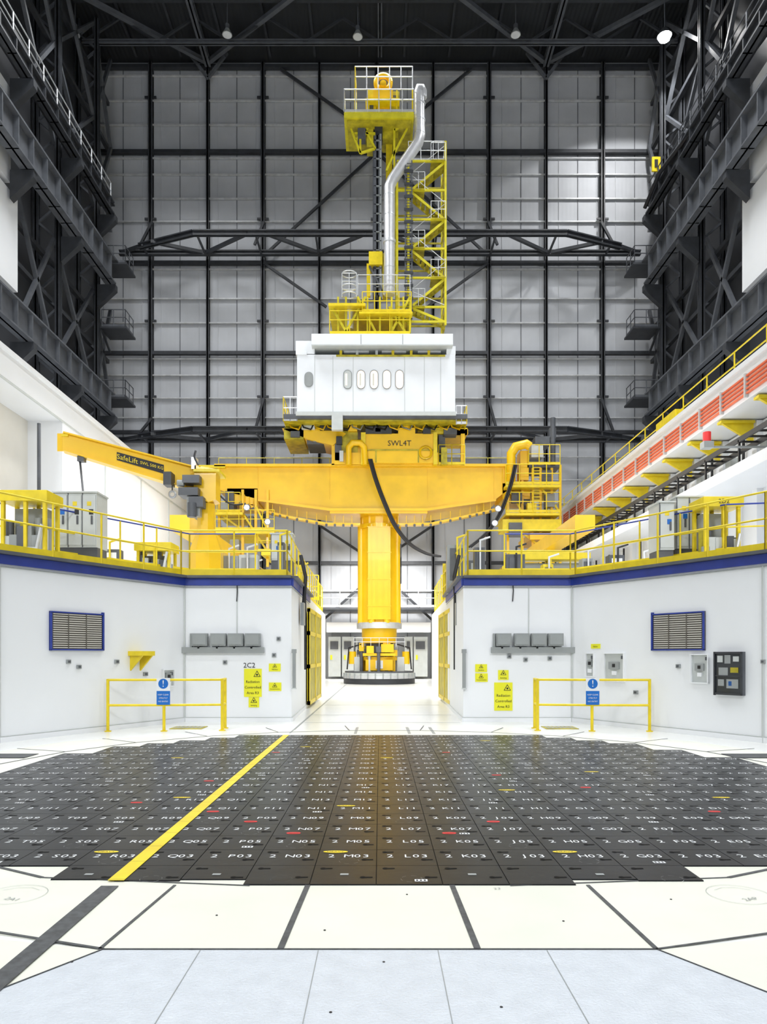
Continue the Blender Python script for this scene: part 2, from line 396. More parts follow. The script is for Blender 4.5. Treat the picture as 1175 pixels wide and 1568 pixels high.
def jboxes(x0,x1,s0,s1):
    j=B('junction_box_row');n=4;w=(x1-x0)/n
    for i in range(n):
        a=x0+i*w+(2 if i else 0);FF.box(j,a,a+w-3,970,989,0,.16,GREYB);FF.box(j,a+1.5,a+w-4.5,972,987,.16,.18,GREYB)
        FF.box(j,a+w*.3,a+w*.3+3,989,993,.03,.10,DARK2)
    FF.box(j,s0,s1,991,1000,0,.10,GREYB)
    FF.box(j,x0-4,x0-1,970,992,0,.08,GREYB)
    j.done()
jboxes(296,401,275,405);jboxes(759,862,752,882)
def trunk(px,y0,y1):
    t=B('wall_cable_trunking');FF.box(t,px,px+5,y0,y1,0,.09,GREYB);FF.box(t,px-1,px+6,y1-2,y1,0,.1,LGREY);FF.box(t,px-1,px+6,y0-6,y0,0,.09,GREYB);t.done()
trunk(448.5,1000,1055);trunk(708,1000,1055)
def sign(fc,x0,x1,y0,y1,lines,size,tri=None,m=SIGNY):
    s_=B('warning_sign');fc.box(s_,x0,x1,y0,y1,0,.015,m)
    for k,(t,py) in enumerate(lines):
        p=fc.pt((x0+x1)/2,py,.022); s_.text(t,p,size,INK,fc.d if fc.d.x>0 else -fc.d)
    if tri:
        px,py,rr=tri;c=fc.pt(px,py,.021);R=rr
        d=fc.d
        v=[c+d*R*math.sin(a)+Vector((0,0,R*math.cos(a))) for a in(0,2.094,4.189)]
        v2=[c+fc.n*.003+d*R*.72*math.sin(a)+Vector((0,0,R*.72*math.cos(a))) for a in(0,2.094,4.189)]
        s_.add(v,[(0,1,2)],INK);s_.add(v2,[(0,1,2)],SIGNY)
        s_.add([c+fc.n*.005+d*R*.25*math.cos(a*.785)+Vector((0,0,R*.25*math.sin(a*.785))) for a in range(8)],[tuple(range(8))],INK)
    s_.done()
sign(FF,374,401,1024,1067,[('Radiation',1044),('Controlled',1052.5),('Area R3',1061)],.088,(394,1033,.10))
sign(FF,381,397,1067.5,1083,[('Ionising',1080)],.05,(389,1073,.09))
sign(FF,412,431,1045,1058,[('Contamination',1055)],.04,(421,1050,.07))
sign(FF,412,430,1016,1028,[('Notice',1025)],.05,(421,1020,.06))
sign(FF,757,785,1045,1088,[('Radiation',1065),('Controlled',1073.5),('Area R3',1082)],.088,(777,1054,.10))
sign(FF,763,779,1026,1041,[('Ionising',1038)],.05,(771,1031,.08))
sign(FF,728,747,1031,1044,[('Contamination',1041)],.04,(737,1036,.07))
sign(FF,728,746,1017,1029,[('Notice',1026)],.05,(737,1021,.06))
sign(FE,906,920,986,993,[('Notice',990)],.05)
q=B('wall_bay_number');q.text('2C2',FF.pt(382,1019,.012),.17,INK);q.done()
def sock(fc,px,py,w=6,h=6,m=GREYB):
    q=B('wall_socket');fc.box(q,px-w/2,px+w/2,py-h/2,py+h/2,0,.04,m);fc.box(q,px-w/4,px+w/4,py-h/4,py+h/4,.04,.055,DARK2);q.done()
for fc,px,py in((FF,427,978),(FF,420,1003),(FF,780,1005),(FF,805,1010),(FF,842,1008),(FF,345,1014),(FW,104,1013),(FW,120,1021),(FW,178,1013),(FW,222,1032),(FE,1040,1020),(FE,1170,1013),(FE,975,1060)): sock(fc,px,py)
q=B('yellow_wall_bracket');FW.box(q,196,217,997,1004,0,.4,LEM)
for px in(199,214):
    a=FW.pt(px,1003,0);c=FW.pt(px,1003,.38);d=FW.pt(px,1027,0);e2=FW.d*.04
    q.add([a,c,d,a+e2,c+e2,d+e2],[(0,1,2),(5,4,3),(0,3,4,1),(1,4,5,2),(2,5,3,0)],LEM)
q.done()
def niche(fc,x0,x1,y0,y1,nm='equipment_niche'):
    n=B(nm);fc.box(n,x0,x1,y0,y1,0,.012,LGREY)
    for a in((x0-1.5,x1+1.5,y0-1.5,y0),(x0-1.5,x1+1.5,y1,y1+1.5),(x0-1.5,x0,y0,y1),(x1,x1+1.5,y0,y1)): fc.box(n,*a,0,.06,WHITE)
    mx=(x0+x1)/2;my=(y0+y1)/2
    fc.box(n,mx-(x1-x0)*.28,mx+(x1-x0)*.25,my-8,my+3,.012,.05,GREYB);fc.box(n,mx-2,mx+2,my-5,my,.05,.06,INK);fc.box(n,mx-3,mx+3,my+6,my+12,.012,.05,WHITE);fc.box(n,x1-4,x1-1,y0+3,y0+8,.012,.04,DARK2)
    n.done()
niche(FE,900,911,1001,1035);niche(FE,928,957,1001,1042);niche(FE,1061,1086,1003,1045);niche(FW,249,264,1026,1050)
v=B('glazed_control_cabinet')
FE.box(v,1099,1142,998,1064,0,.08,DARK2);FE.box(v,1101,1140,1000,1062,.08,.09,GLASS)
for (x0,x1,y0,y1,m) in((1104,1112,1004,1014,LGREY),(1115,1124,1003,1016,GREYB),(1128,1137,1005,1013,LGREY),(1106,1120,1022,1034,GREYB),(1124,1136,1022,1030,LEMD),(1105,1114,1040,1050,GREYB),(1118,1136,1040,1054,GREYB),(1121,1126,1043,1050,SIGNB)): FE.box(v,x0,x1,y0,y1,.09,.10,m)
FE.box(v,1099,1142,998,1001,.08,.12,DARK);FE.box(v,1099,1142,1061,1064,.08,.12,DARK);FE.box(v,1099,1101,998,1064,.08,.12,DARK);FE.box(v,1140,1142,998,1064,.08,.12,DARK);FE.box(v,1099,1142,1034,1036,.08,.11,DARK)
v.done()
for px in(363,785):
    q=B('hanging_lead');q.pipe([FF.pt(px,888,.03),FF.pt(px+1,905,.04),FF.pt(px,921,.03)],.012,RUB,6);q.done()
def barrier(pts,sgn):
    bq=B('safety_barrier');P=[Vector(p) for p in pts]
    for i,p in enumerate(P): bq.tube(p,p+Vector((0,0,1.1)),.032,LEM,10); bq.cyl((p.x,p.y),.07,0,.02,LEM,12)
    for a,c in zip(P,P[1:]):
        for z in(1.08,.55): bq.tube(a+Vector((0,0,z)),c+Vector((0,0,z)),.026,LEM,10)
    c=P[sgn];f=c.y-.04
    bq.box(c.x-.14,c.x+.14,f-.012,f,.85,1.12,LETW);bq.box(c.x-.14,c.x+.14,f-.012,f,.56,.85,SIGNB)
    bq.M=Matrix.Translation((c.x,f-.014,1.0))@Matrix.Rotation(math.pi/2,4,'X');bq.disc((0,0,0),.105,SIGNB,20);bq.M=None
    bq.text('!',(c.x,f-.018,1.0),.2,LETW);bq.text('KEEP CLEAR',(c.x,f-.016,.77),.042,LETW);bq.text('STRICTLY',(c.x,f-.016,.70),.042,LETW);bq.text('NO ENTRY',(c.x,f-.016,.63),.042,LETW)
    bq.done()
barrier([(-5.69,15.7,0),(-4.53,15.75,0),(-3.34,15.9,0),(-3.38,16.4,0)],1)
barrier([(3.38,16.4,0),(3.34,15.9,0),(4.45,15.75,0),(5.64,15.7,0)],2)
for x in(-4.2,3.95):
    q=B('floor_drain_grate');q.box(x-.35,x+.35,16.2,16.8,.001,.012,LEMD);
    for i in range(7): q.box(x-.3+i*.09,x-.25+i*.09,16.25,16.75,.012,.016,GREYB)
    q.done()
for sd in(-1,1):
    q=B('yellow_gate');X=sd*2.1
    for y in(22.5,24.6,26.8): q.box(X,X+sd*.08,y,y+.15,.1,3.0,LEM)
    q.box(X+sd*.02,X+sd*.06,22.5,26.9,.15,2.9,LEMD)
    for z in(.1,1.2,2.2,2.9): q.box(X,X+sd*.08,22.5,26.95,z,z+.12,LEM)
    q.done()
    q=B('pipe_stand');
    q.pipe([(sd*2.05,20.2,3.0),(sd*2.0,20.2,3.7),(sd*2.15,20.4,4.3)],.05,RUB);q.box(sd*2.03,sd*2.12,20.,20.4,2.4,3.0,GREYB);q.tube((sd*2.05,20.6,1.2),(sd*2.05,20.6,3.2),.03,RUB);q.done()
# ================================================================= FLOOR DETAILS
f=B('floor_plate_ring')
C0=(.1,10.2)
f.prism([(-1.5,4.06),(1.5,4.06),(6,-3.0),(-6,-3.0)],.001,.006,GREYP,'z')
f.prism([(-1.5,4.07),(-6.4,5.2),(-6.4,-3),(-6.01,-3)],.001,.004,CREAM,'z');f.prism([(1.5,4.07),(6.01,-3),(6.4,-3),(6.4,5.2)],.001,.004,CREAM,'z')
def ring8(rad,k=16,ph=0): return [(C0[0]+rad*math.cos(2*math.pi*(i+ph)/k),C0[1]+rad*math.sin(2*math.pi*(i+ph)/k)) for i in range(k)]
f.prism([(-1.48,4.07),(1.5,4.07),(4.4,5.0),(6.4,7.4),(6.8,11),(5.8,13.9),(2.3,16),(-2.3,16),(-5.8,13.9),(-6.8,11),(-6.4,7.4),(-4.4,5.0)],.001,.005,CREAM,'z')
def J(p,q,w=.03,z=.008,m=JOINT): f.beam((p[0],p[1],z),(q[0],q[1],z),w,.004,m)
J((-1.5,4.07),(1.5,4.07),.01)
J((-1.52,4.07),(-1.42,5.2),.02)
J((-.54,4.07),(-.5,5.2),.036);J((.53,4.07),(.50,5.2),.036);J((1.5,4.07),(1.44,5.2),.026)
J((-1.5,4.07),(-4.4,5.1),.022);J((1.5,4.07),(4.4,5.0),.014)
J((-1.5,4.07),(-6,-3),.008);J((1.5,4.07),(6,-3),.008)
for x in(-.99,-.34,.32,.92): J((x*.98,4.05),(x*1.0,-3),.004,.007,GREYB)
J((-4.4,5.),(-6.4,7.4));J((4.4,5.),(6.4,7.4));J((-6.4,7.4),(-6.8,11));J((6.4,7.4),(6.8,11))
rp=ring8(5.72,24,.5)
for a,c in zip(rp,rp[1:]+rp[:1]):
    if a[1]>6 or c[1]>6: J(a,c,.025)
J((-2.42,5.38),(-3.3,5.9),.03);J((2.5,5.38),(3.5,5.9),.03);J((-.9,5.19),(-2.42,5.38),.015);J((.9,5.19),(2.5,5.38),.015)
for a in range(24):
    ang=2*math.pi*(a+.5)/24
    if math.sin(ang)>-.75: J((C0[0]+5.72*math.cos(ang),C0[1]+5.72*math.sin(ang)),(C0[0]+6.8*math.cos(ang),C0[1]+6.8*math.sin(ang)),.015)
for sd in(-1,1): f.box(sd*5.5,sd*8,11.6,12.1,.008,.014,BLACK)
for x,y in((-2.43,5.0),(2.39,5.0)):
    f.ringxy((x,y,.0095),.2,.003,GREYB,30);f.ringxy((x,y,.0095),.15,.003,GREYB,12,1,.1,.4)
f.text('2A1',(-2.4,4.9,.010),.07,GREYB,(.9,-.3,0),(.3,.9,0));f.text('2AP',(2.42,4.9,.010),.07,GREYB,(.9,.3,0),(-.3,.9,0));f.text('23',(.8,5.12,.01),.05,GREYB,(1,0,0),(0,1,0))
for x,y in((-.32,4.35),(.02,3.9),(-.22,3.35),(.55,3.4),(1.1,4.5),(-1.0,4.6),(.18,5.0),(-.85,3.2),(-1.6,3.9),(1.9,4.9)): f.cyl((x,y),.007,.006,.009,RUB,10)
f.box(-1.92,-1.80,-3,5.17,.009,.013,JOINT)
f.box(-1.86,-1.82,15.3,45,.003,.006,GREYB)
for y in(17.8,20,24,30): f.box(-1.8,1.9,y,y+.03,.003,.005,LGREY)
for x in(-.5,.6,1.1): f.box(x-.03,x+.03,15.2,16.6,.004,.007,GREYB)
f.done()
t=B('pile_cap_tiles')
P=.462;letL='MNPQRSTUVWXY';letR='KJHGFEDCBAAA'
inside={}
for i in range(-13,14):
    for j in range(0,21):
        cx=.205+P*i;cy=5.43+P*j
        if math.hypot(cx-C0[0],cy-C0[1])<5.36 and not (j==0 and abs(cx)>2.3): inside[(i,j)]=(cx,cy)
yell={(-1,1),(-5,1),(3,1),(-1,5),(-5,6),(3,7),(6,10),(0,13),(-7,13),(8,6),(-3,16),(4,18)}
redd={(-2,3),(1,3),(-3,4),(2,4),(-4,5),(-6,6),(-5,9),(5,8),(3,10),(-4,15),(2,15),(7,5)}
for (i,j),(cx,cy) in inside.items():
    g=.0012; zt=.014
    x0,x1,y0,y1=cx-P/2+g,cx+P/2-g,cy-P/2+g,cy+P/2-g
    if j==0 and not(-2<=i<=2): y0+=.09+.03*(abs(i)%2)
    bv=.002; dz=random.uniform(-.0004,.0004)
    t.add([(x0-g,y0-g,.0075),(x1+g,y0-g,.0075),(x1+g,y1+g,.0075),(x0-g,y1+g,.0075)],[(0,1,2,3)],BLACKH)
    t.add([(x0,y0,.005),(x1,y0,.005),(x1,y1,.005),(x0,y1,.005),(x0+bv,y0+bv,zt+dz),(x1-bv,y0+bv,zt+random.uniform(-.0004,.0004)),(x1-bv,y1-bv,zt),(x0+bv,y1-bv,zt+dz)],
      [(4,5,6,7),(0,1,5,4),(1,2,6,5),(2,3,7,6),(3,0,4,7)],BLACK)
    z=zt+.0016
    L='L' if i==0 else (letR[i-1] if 0<i<=10 else (letL[-i-1] if i<0 and -i<=12 else 'A'))
    lab='2 '+L+'%02d'%(2*j+1)
    if j>0:
        for k,ch in enumerate(lab):
            if ch!=' ': t.text(ch,(cx-.125+k*.068,cy+.03,z),.12,LETW,(1,0,0),(0,1,0),.95)
    for hx,hy in((-.13,.15),(.17,-.07)):
        t.add([(cx+hx-.035,cy+hy-.012,z),(cx+hx+.035,cy+hy-.012,z),(cx+hx+.035,cy+hy+.012,z),(cx+hx-.035,cy+hy+.012,z)],[(0,1,2,3)],BLACKH)
        t.disc((cx+hx-.035,cy+hy,z+.0002),.022,BLACKH,10)
    if (i+j)%2==0:
        for a in range(6): t.ringxy((cx+.02,cy-.11,z),.075,.003,DARK2 if (i+j)%4 else GREYB,24,1,a/6,a/6+.09)
    if j==0 and i%2: t.box(cx-.03,cx+.03,cy-.02,cy+.02,z,z+.001,GREYB)
    if (i*7+j*5)%11==0:
        t.add([(cx+.04,cy-.17,z),(cx+.13,cy-.17,z),(cx+.13,cy-.12,z),(cx+.04,cy-.12,z)],[(0,1,2,3)],LETW)
        for q in range(3): t.add([(cx+.05+q*.027,cy-.16,z+.0005),(cx+.064+q*.027,cy-.16,z+.0005),(cx+.064+q*.027,cy-.13,z+.0005),(cx+.05+q*.027,cy-.13,z+.0005)],[(0,1,2,3)],INK)
    if (i,j) in yell:
        t.disc((cx-.1,cy+.16,z+.0006),.035,LEM,20,.1);t.text('HEAVY',(cx-.1,cy+.16,z+.0012),.045,INK,(1,0,0),(0,1,0))
    if (i,j) in redd:
        t.ringxy((cx-.05,cy-.13,z+.0006),.03,.010,RED,24,1.6); t.disc((cx-.05,cy-.13,z+.0006),.016,RED,12,.05)
t.box(-1.915,-1.80,5.28,14.9,.0165,.0185,LEM)
for i in range(21): t.box(-1.915,-1.80,5.3+i*.462,5.304+i*.462,.0186,.0189,JOINT)
t.done()
# ================================================================= CHARGE MACHINE
mach=empty('fuelling_machine')
MC=42.6
c=B('mast_column',mach);cc=(S(581,0,MC).x,MC)
def zc(py,Y=MC): return EYE+(HY-py)/F*Y
c.cyl(cc,1.08,zc(958),zc(775),YEL,16,smooth=False)
for k in range(8):
    a=math.pi*2*(k+.5)/8; x=cc[0]+1.1*math.cos(a);y=cc[1]+1.1*math.sin(a)
    c.tube((x,y,zc(955)),(x,y,zc(808)),.2,YEL,10)
c.box(cc[0]-.62,cc[0]+.62,cc[1]-1.22,cc[1]+1.22,zc(950),zc(812),YEL)
for dx in(-.45,-.15,.2,.5): c.box(cc[0]+dx-.03,cc[0]+dx+.03,cc[1]-1.26,cc[1]-1.2,zc(950),zc(812),YEL)
for y in(812,850,890,930): c.box(cc[0]-.66,cc[0]+.66,cc[1]-1.25,cc[1]-1.2,zc(y)-.02,zc(y)+.02,YEL)
c.cyl(cc,1.24,zc(812),zc(806),YEL,24)
c.cyl(cc,.95,zc(806),zc(782),DARK2,24);
for k in range(12):
    a=math.pi*k/6; c.box(cc[0]+1.0*math.cos(a)-.08,cc[0]+1.0*math.cos(a)+.08,cc[1]+1.0*math.sin(a)-.08,cc[1]+1.0*math.sin(a)+.08,zc(806),zc(782),YEL)
c.cyl(cc,1.28,zc(963),zc(954),GALV,24)
c.cyl(cc,1.0,zc(985),zc(963),YEL,20)
for x,z0,z1 in((608,895,835),(610,870,855)): c.tube((cc[0]+1.2,cc[1]-.5,zc(z0)),(cc[0]+1.2,cc[1]-.5,zc(z1)),.05,DARK2)
c.done()
d=B('base_turntable',mach)
d.cyl(cc,2.02,.02,.28,DARK,40);d.cyl(cc,2.02,.30,.46,GALV,40);d.cyl(cc,2.0,.46,.62,LGREY,40);d.cyl(cc,1.95,.62,.70,DARK2,40)
for k in range(30):
    a=2*math.pi*k/30;d.box(cc[0]+2.02*math.cos(a)-.03,cc[0]+2.02*math.cos(a)+.03,cc[1]+2.02*math.sin(a)-.03,cc[1]+2.02*math.sin(a)+.03,.3,.6,GREYB)
d.cyl(cc,.95,.7,1.35,YEL,8,smooth=False);d.cyl(cc,1.15,1.3,1.5,YEL,16);d.cyl(cc,.8,1.5,2.4,DARK2,16)
for k in range(14):
    a=2*math.pi*k/14+.2;r_=random.uniform(.95,1.35);x=cc[0]+r_*math.cos(a);y=cc[1]+r_*math.sin(a)
    z=random.uniform(1.5,2.0);s_=random.uniform(.1,.22)
    d.box(x-s_,x+s_,y-.15,y+.15,z,z+random.uniform(.25,.5),random.choice([YEL,LEM,GREYB,DARK2,YEL]))
    d.cyl((x*1.0,y),.1,.7,z,random.choice([GALV,YEL,DARK2]),8)
for sx in(-1,1):
    d.box(cc[0]+sx*1.2-.2,cc[0]+sx*1.2+.2,cc[1]-.6,cc[1]-.2,.7,1.5,LGREY)
    d.cyl((cc[0]+sx*1.5,cc[1]-.4),.22,1.1,1.8,YEL,12)
    d.pipe([(cc[0]+sx*1.0,cc[1]-.9,2.2),(cc[0]+sx*1.7,cc[1]-.6,2.0),(cc[0]+sx*1.8,cc[1]-.5,.8)],.04,RUB)
d.box(cc[0]-.75,cc[0]+.75,cc[1]-1.15,cc[1]-.9,.75,1.35,YEL);d.box(cc[0]-.2,cc[0]+.2,cc[1]-1.18,cc[1]-1.15,.85,1.3,LETW);d.text('2',(cc[0],cc[1]-1.19,1.08),.35,INK)
d.box(cc[0]-.9,cc[0]+.9,cc[1]-1.3,cc[1]-1.0,1.55,1.7,YEL);d.box(cc[0]-.7,cc[0]-.3,cc[1]-1.35,cc[1]-1.1,1.7,2.1,YEL);d.box(cc[0]+.1,cc[0]+.8,cc[1]-1.3,cc[1]-1.1,1.75,2.2,YEL)
d.rail([(cc[0]-1.4,cc[1]-1.2,2.05),(cc[0]+1.4,cc[1]-1.2,2.05)],.5,GALV,.5,.02,False)
d.done()
g=B('gantry_bridge_girder',mach,.03)
g.fprism([(333,713),(785,713),(785,745),(760,764),(655,778),(505,778),(395,764),(333,750)],41.2,44.2,YEL)
g.fprism([(328,710),(790,710),(790,714),(328,714)],41.0,44.4,YEL)
g.fprism([(395,764),(505,778),(655,778),(760,764),(760,767),(655,782),(505,782),(395,767)],41.0,44.4,YEL)
g.box(S(505,0,41).x,S(655,0,41).x,41.05,44.3,S(0,786,41).z,S(0,778,41).z,YEL)
for px in(395,505,655,757):
    g.fprism([(px-.4,714),(px+.4,714),(px+.4,764),(px-.4,764)],41.17,41.2,YEL)
for pts in([(368,768),(395,781),(440,792),(500,803),(552,804)],[(610,804),(660,803),(720,790),(762,780)]):
    for a,c_ in zip(pts,pts[1:]):
        g.beam(S(*a,41.4),S(*c_,41.4),.5,.13,YEL)
        for k in range(4):
            p=S(*a,41.1).lerp(S(*c_,41.1),k/4);g.tube(p,p+Vector((0,0,.5)),.02,YEL,6)
            g.box(p.x-.06,p.x+.06,p.y-.02,p.y+.05,p.z-.1,p.z+.04,DARK2)
g.done()
tr=B('trolley',mach,.015)
tr.fb(512,672,693,711,40.9,44.4,YEL)
tr.fb(555,668,664,709,40.8,42,YEL);tr.text('SWL4T',S(612,679,40.78),.42,INK)
tr.fb(557,666,688,690,40.77,40.8,LEMD);tr.fb(575,577,690,708,40.77,40.8,LEMD);tr.fb(640,642,690,708,40.77,40.8,LEMD)
tr.fb(610,636,655,664,40.8,42,YEL);tr.tube(S(623,640,41),S(623,658,41),.25,YEL,12)
tr.fb(553,560,662,711,40.7,42,LEM);tr.fb(664,670,662,711,40.7,42,LEM)
tr.fprism([(432,656),(515,656),(530,664),(510,682),(470,672)],40.9,43,YEL)
tr.fb(435,465,655,672,40.9,44,LEMD);tr.fb(470,508,655,680,41.1,43,DARK2);tr.fb(480,500,662,676,40.95,41.1,GREYB)
tr.fb(508,553,676,712,41,44,YEL);tr.fb(520,548,660,700,40.95,41.3,LEMD);tr.fb(513,523,680,705,40.9,41,DARK2)
tr.pipe([S(534,712,40.7),S(534,685,40.7),S(540,678,40.7),S(552,678,40.7),S(558,685,40.7),S(560,712,40.7)],.16,YEL,10)
tr.torus(S(652,693,40.75),.32,.07,YEL)
tr.fb(434,716,634,641,39.8,44.6,DARK2);tr.fb(434,716,640,645,40.0,44.6,LEMD)
for px in(455,475,495,515,530,545,560,590,605,640,660,680,700): tr.fb(px,px+random.choice([4,7,11]),645,645+random.choice([8,12,17]),40.8+random.random(),43,random.choice([DARK2,LEM,GREYB,DARK,YEL,RUB]))
for px,py,w_,h_,m in((560,653,40,11,DARK),(445,660,14,9,DARK2),(490,650,24,8,RUB),(515,668,9,12,DARK),(648,655,12,9,DARK),(680,655,20,10,DARK2),(676,685,9,26,LEMD),(533,648,14,12,YEL),(462,650,20,7,LGREY),(575,655,8,6,LEM),(520,690,6,16,LGREY)): tr.fb(px,px+w_,py,py+h_,40.72,41.4,m)
for k in range(14):
    a=S(440+k*19,640,40.6);tr.pipe([a,a+Vector((.2,0,-.5)),a+Vector((.6,.1,-.6)),a+Vector((.8,.1,-.2))],.04,random.choice([RUB,GREYB,YEL]),6)
tr.fprism([(700,657),(717,657),(717,664),(712,664),(712,712),(706,712),(706,664),(700,664)],41,41.3,YEL)
tr.fb(655,716,655,664,41,44,LEM)
tr.fb(672,682,664,712,41.2,43,DARK2)
tr.rail([S(672,712,40.9),S(712,712,40.9)],1.1,LEM,.7,.025)
tr.rail([S(434,645,39.9),S(455,645,39.9)],1.3,GALV,.4,.025);tr.rail([S(434,645,39.9),S(434,645,39.9)+Vector((0,4.5,0))],1.3,LEM,.9,.025)
tr.rail([S(699,650,39.9),S(715,650,39.9)],1.0,GALV,.3,.025);tr.rail([S(715,650,39.9),S(715,650,39.9)+Vector((0,4.5,0))],1.0,LEM,.9,.025)
tr.rail([S(335,711,41.1),S(505,711,41.1)],.35,LEMD,1.5,.02,False,(1,))
tr.rail([S(672,711,41.1),S(785,711,41.1)],.35,LEMD,1.5,.02,False,(1,))
tr.fb(508,525,632,658,39.6,39.9,LGREY)
tr.done()
cb=B('operator_cabin',mach,.03)
cb.fb(455,697.5,543,634,39.8,44.5,CABIN)
for px in(482,510,541,620,650,675): cb.fb(px-.35,px+.35,545,633,39.78,39.8,LGREY)
cb.fb(453,699,630,636,39.7,44.6,LGREY)
cb.fb(453,482,522,542,39.8,42,CABIN);cb.fb(453,470,538,543,39.75,42,CABIN)
cb.fb(477,694,511,528,39.4,44.6,CABIN);cb.fb(477,694,527,529,39.35,44.7,LGREY)
for px in(553,617): cb.fb(px-.4,px+.4,512,527,39.38,39.4,GREYB)
cb.fb(684,698,530,543,39.8,42,CABIN)
cb.fb(482,690,529,544,40.6,44,DARK2)
cb.fb(515,682,543,546,39.75,39.8,LEMD)
for a in((527,565),(585,622),(640,675)):
    cb.tube(S(a[0],537,40.2),S(a[1],537,40.2),.16,DUCT,12)
for px in(520,545,575,600,628,655): cb.fb(px,px+4,528,544,40.0,40.2,random.choice([LEM,LGREY,DARK2]))
cb.done()
wn=B('cabin_windows',mach)
def stadium(px,py,w,h,Y,m,th):
    pts=[];
    for k in range(9): a=math.pi*k/8;pts.append((px+w/2*math.cos(a),py-(h/2-w/2)-w/2*math.sin(a)))
    for k in range(9): a=math.pi+math.pi*k/8;pts.append((px+w/2*math.cos(a),py+(h/2-w/2)-w/2*math.sin(a)))
    wn.fprism(pts,Y,Y+th,m)
for px,m,h in((473,GREYB,21),(532.5,LGREY,27),(553,WARM,27),(573,WARM,27),(592.5,WARM,27),(612,WARM,27)):
    stadium(px,581,13.4,h+2.4,39.76,GREYB,.035);stadium(px,581,11.2,h+.2,39.745,m,.03)
for px in(551,571): wn.fb(px,px+2,572,590,39.735,39.745,CREAMW)
wn.fb(529,532,572,590,39.735,39.745,WARM)
wn.done()
tw=B('hoist_tower',mach)
Y=42.0
def T(x,y,o=0): return S(x,y,Y+o)
tw.fb(505,628,507,511,40.5,44,LEM);tw.fb(503,560,464,468,40.5,44,LEM)
tw.rail([S(505,507,40.6),S(628,507,40.6)],1.1,LEM,1,.025,False)
tw.rail([S(555,478,40.6),S(630,478,40.6)],1.1,LEM,.7,.025);tw.fb(550,632,477,480,40.5,43.5,LEM)
tw.rail([S(524,455,40.8),S(546,455,40.8)],1.3,GALV,.4,.025,False,(1,.66,.33));tw.rail([S(548,452,40.8),S(628,452,40.8)],1.1,GALV,.7,.022,False)
tw.tube(S(535,470,41.2),S(535,505,41.2),.25,GALV,12)
tw.torus(S(535,452,41),.4,.03,GALV,'z');tw.torus(S(535,440,41),.4,.03,GALV,'z');tw.torus(S(535,420,41),.4,.03,GALV,'z')
for px in(518,530,548,563,582,600,618,628): tw.beam(S(px,455,41),S(px,510,41),.1,.1,TYEL)
for a,b_ in(((505,466),(530,508)),((530,508),(560,455)),((548,455),(575,508)),((600,508),(628,455)),((620,508),(596,470))): tw.beam(S(*a,40.9),S(*b_,40.9),.12,.12,TYEL)
tw.ibeam(T(578,190),T(578,455),.5,.5,DARK2,t=.07);tw.beam(T(574.5,190,-.3),T(574.5,455,-.3),.12,.1,DARK2);tw.beam(T(583,190,-.3),T(583,455,-.3),.12,.1,GREYB)
for y in range(200,450,14): tw.fb(573,584,y,y+1.2,41.65,41.75,GREYB if y%28 else DARK)
tw.ibeam(T(596,185,.5),T(596,455,.5),.35,.4,LEM,t=.06)
tw.beam(T(564.5,405),T(564.5,455),.2,.2,LEM);tw.fb(565,586,385,405,41.5,42.5,LEM);tw.beam(T(566,408,-.3),T(585,445,-.3),.16,.1,DARK2);tw.fb(586,593,388,450,41.6,42.4,LEMD)
posts=[(608,-.6),(625,-.6),(681,-.6),(608,1.8),(681,1.8)]
for px,o in posts: tw.beam(Vector((S(px,0,Y).x,Y+o,zc(262 if px<650 else 228,Y))),Vector((S(px,0,Y).x,Y+o,zc(505,Y))),.12,.12,TYEL)
xs=[S(q,0,Y).x for q in(608,625,681)]
zs=[zc(y,Y) for y in(500,478,434,390,346,302,258)]
for k,z in enumerate(zs):
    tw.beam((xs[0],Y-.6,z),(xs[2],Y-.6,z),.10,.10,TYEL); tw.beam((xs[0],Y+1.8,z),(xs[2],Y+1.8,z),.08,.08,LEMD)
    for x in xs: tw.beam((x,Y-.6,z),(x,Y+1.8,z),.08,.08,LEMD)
    if k>0:
        lx=(xs[1]+.2,xs[1]+.9) if k%2 else (xs[2]-.8,xs[2])
        tw.box(lx[0],lx[1],Y-.7,Y+.5,z,z+.05,LEMD)
        tw.rail([(lx[0],Y-.65,z),(lx[1],Y-.65,z)],1.0,GALV,.45,.02,False)
for k in range(len(zs)-1):
    a,b_=(xs[1]+.1,xs[2]) if k%2 else (xs[2],xs[1]+.1)
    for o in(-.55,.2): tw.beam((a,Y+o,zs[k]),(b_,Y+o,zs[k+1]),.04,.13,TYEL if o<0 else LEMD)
    for s_ in range(1,8):
        p=Vector((a,Y-.2,zs[k])).lerp(Vector((b_,Y-.2,zs[k+1])),s_/8);tw.box(p.x-.1,p.x+.1,Y-.55,Y+.2,p.z,p.z+.02,LEMD)
    tw.tube((a,Y-.6,zs[k]+.9),(b_,Y-.6,zs[k+1]+.9),.02,GALV,6)
    for z2 in(.33,.66): tw.beam((xs[2],Y-.6,zs[k]+(zs[k+1]-zs[k])*z2),(xs[2],Y+1.8,zs[k]+(zs[k+1]-zs[k])*z2),.04,.04,LEMD)
for dx in(-.18,.18): tw.beam((xs[1]+dx,Y-.9,zc(500,Y)),(xs[1]+dx,Y-.9,zc(262,Y)),.06,.06,DARK2)
for k in range(56): z=zc(500,Y)+k*.155; tw.beam((xs[1]-.18,Y-.9,z),(xs[1]+.18,Y-.9,z),.03,.03,DARK2)
for k in range(12): tw.box(xs[1]-.25,xs[1]+.25,Y-.98,Y-.93,zc(490-k*19,Y),zc(486-k*19,Y),DARK)
tw.rail([(xs[1],Y-.6,zs[-1]),(xs[2],Y-.6,zs[-1]),(xs[2],Y+1.8,zs[-1])],1.1,GALV,.6,.025)
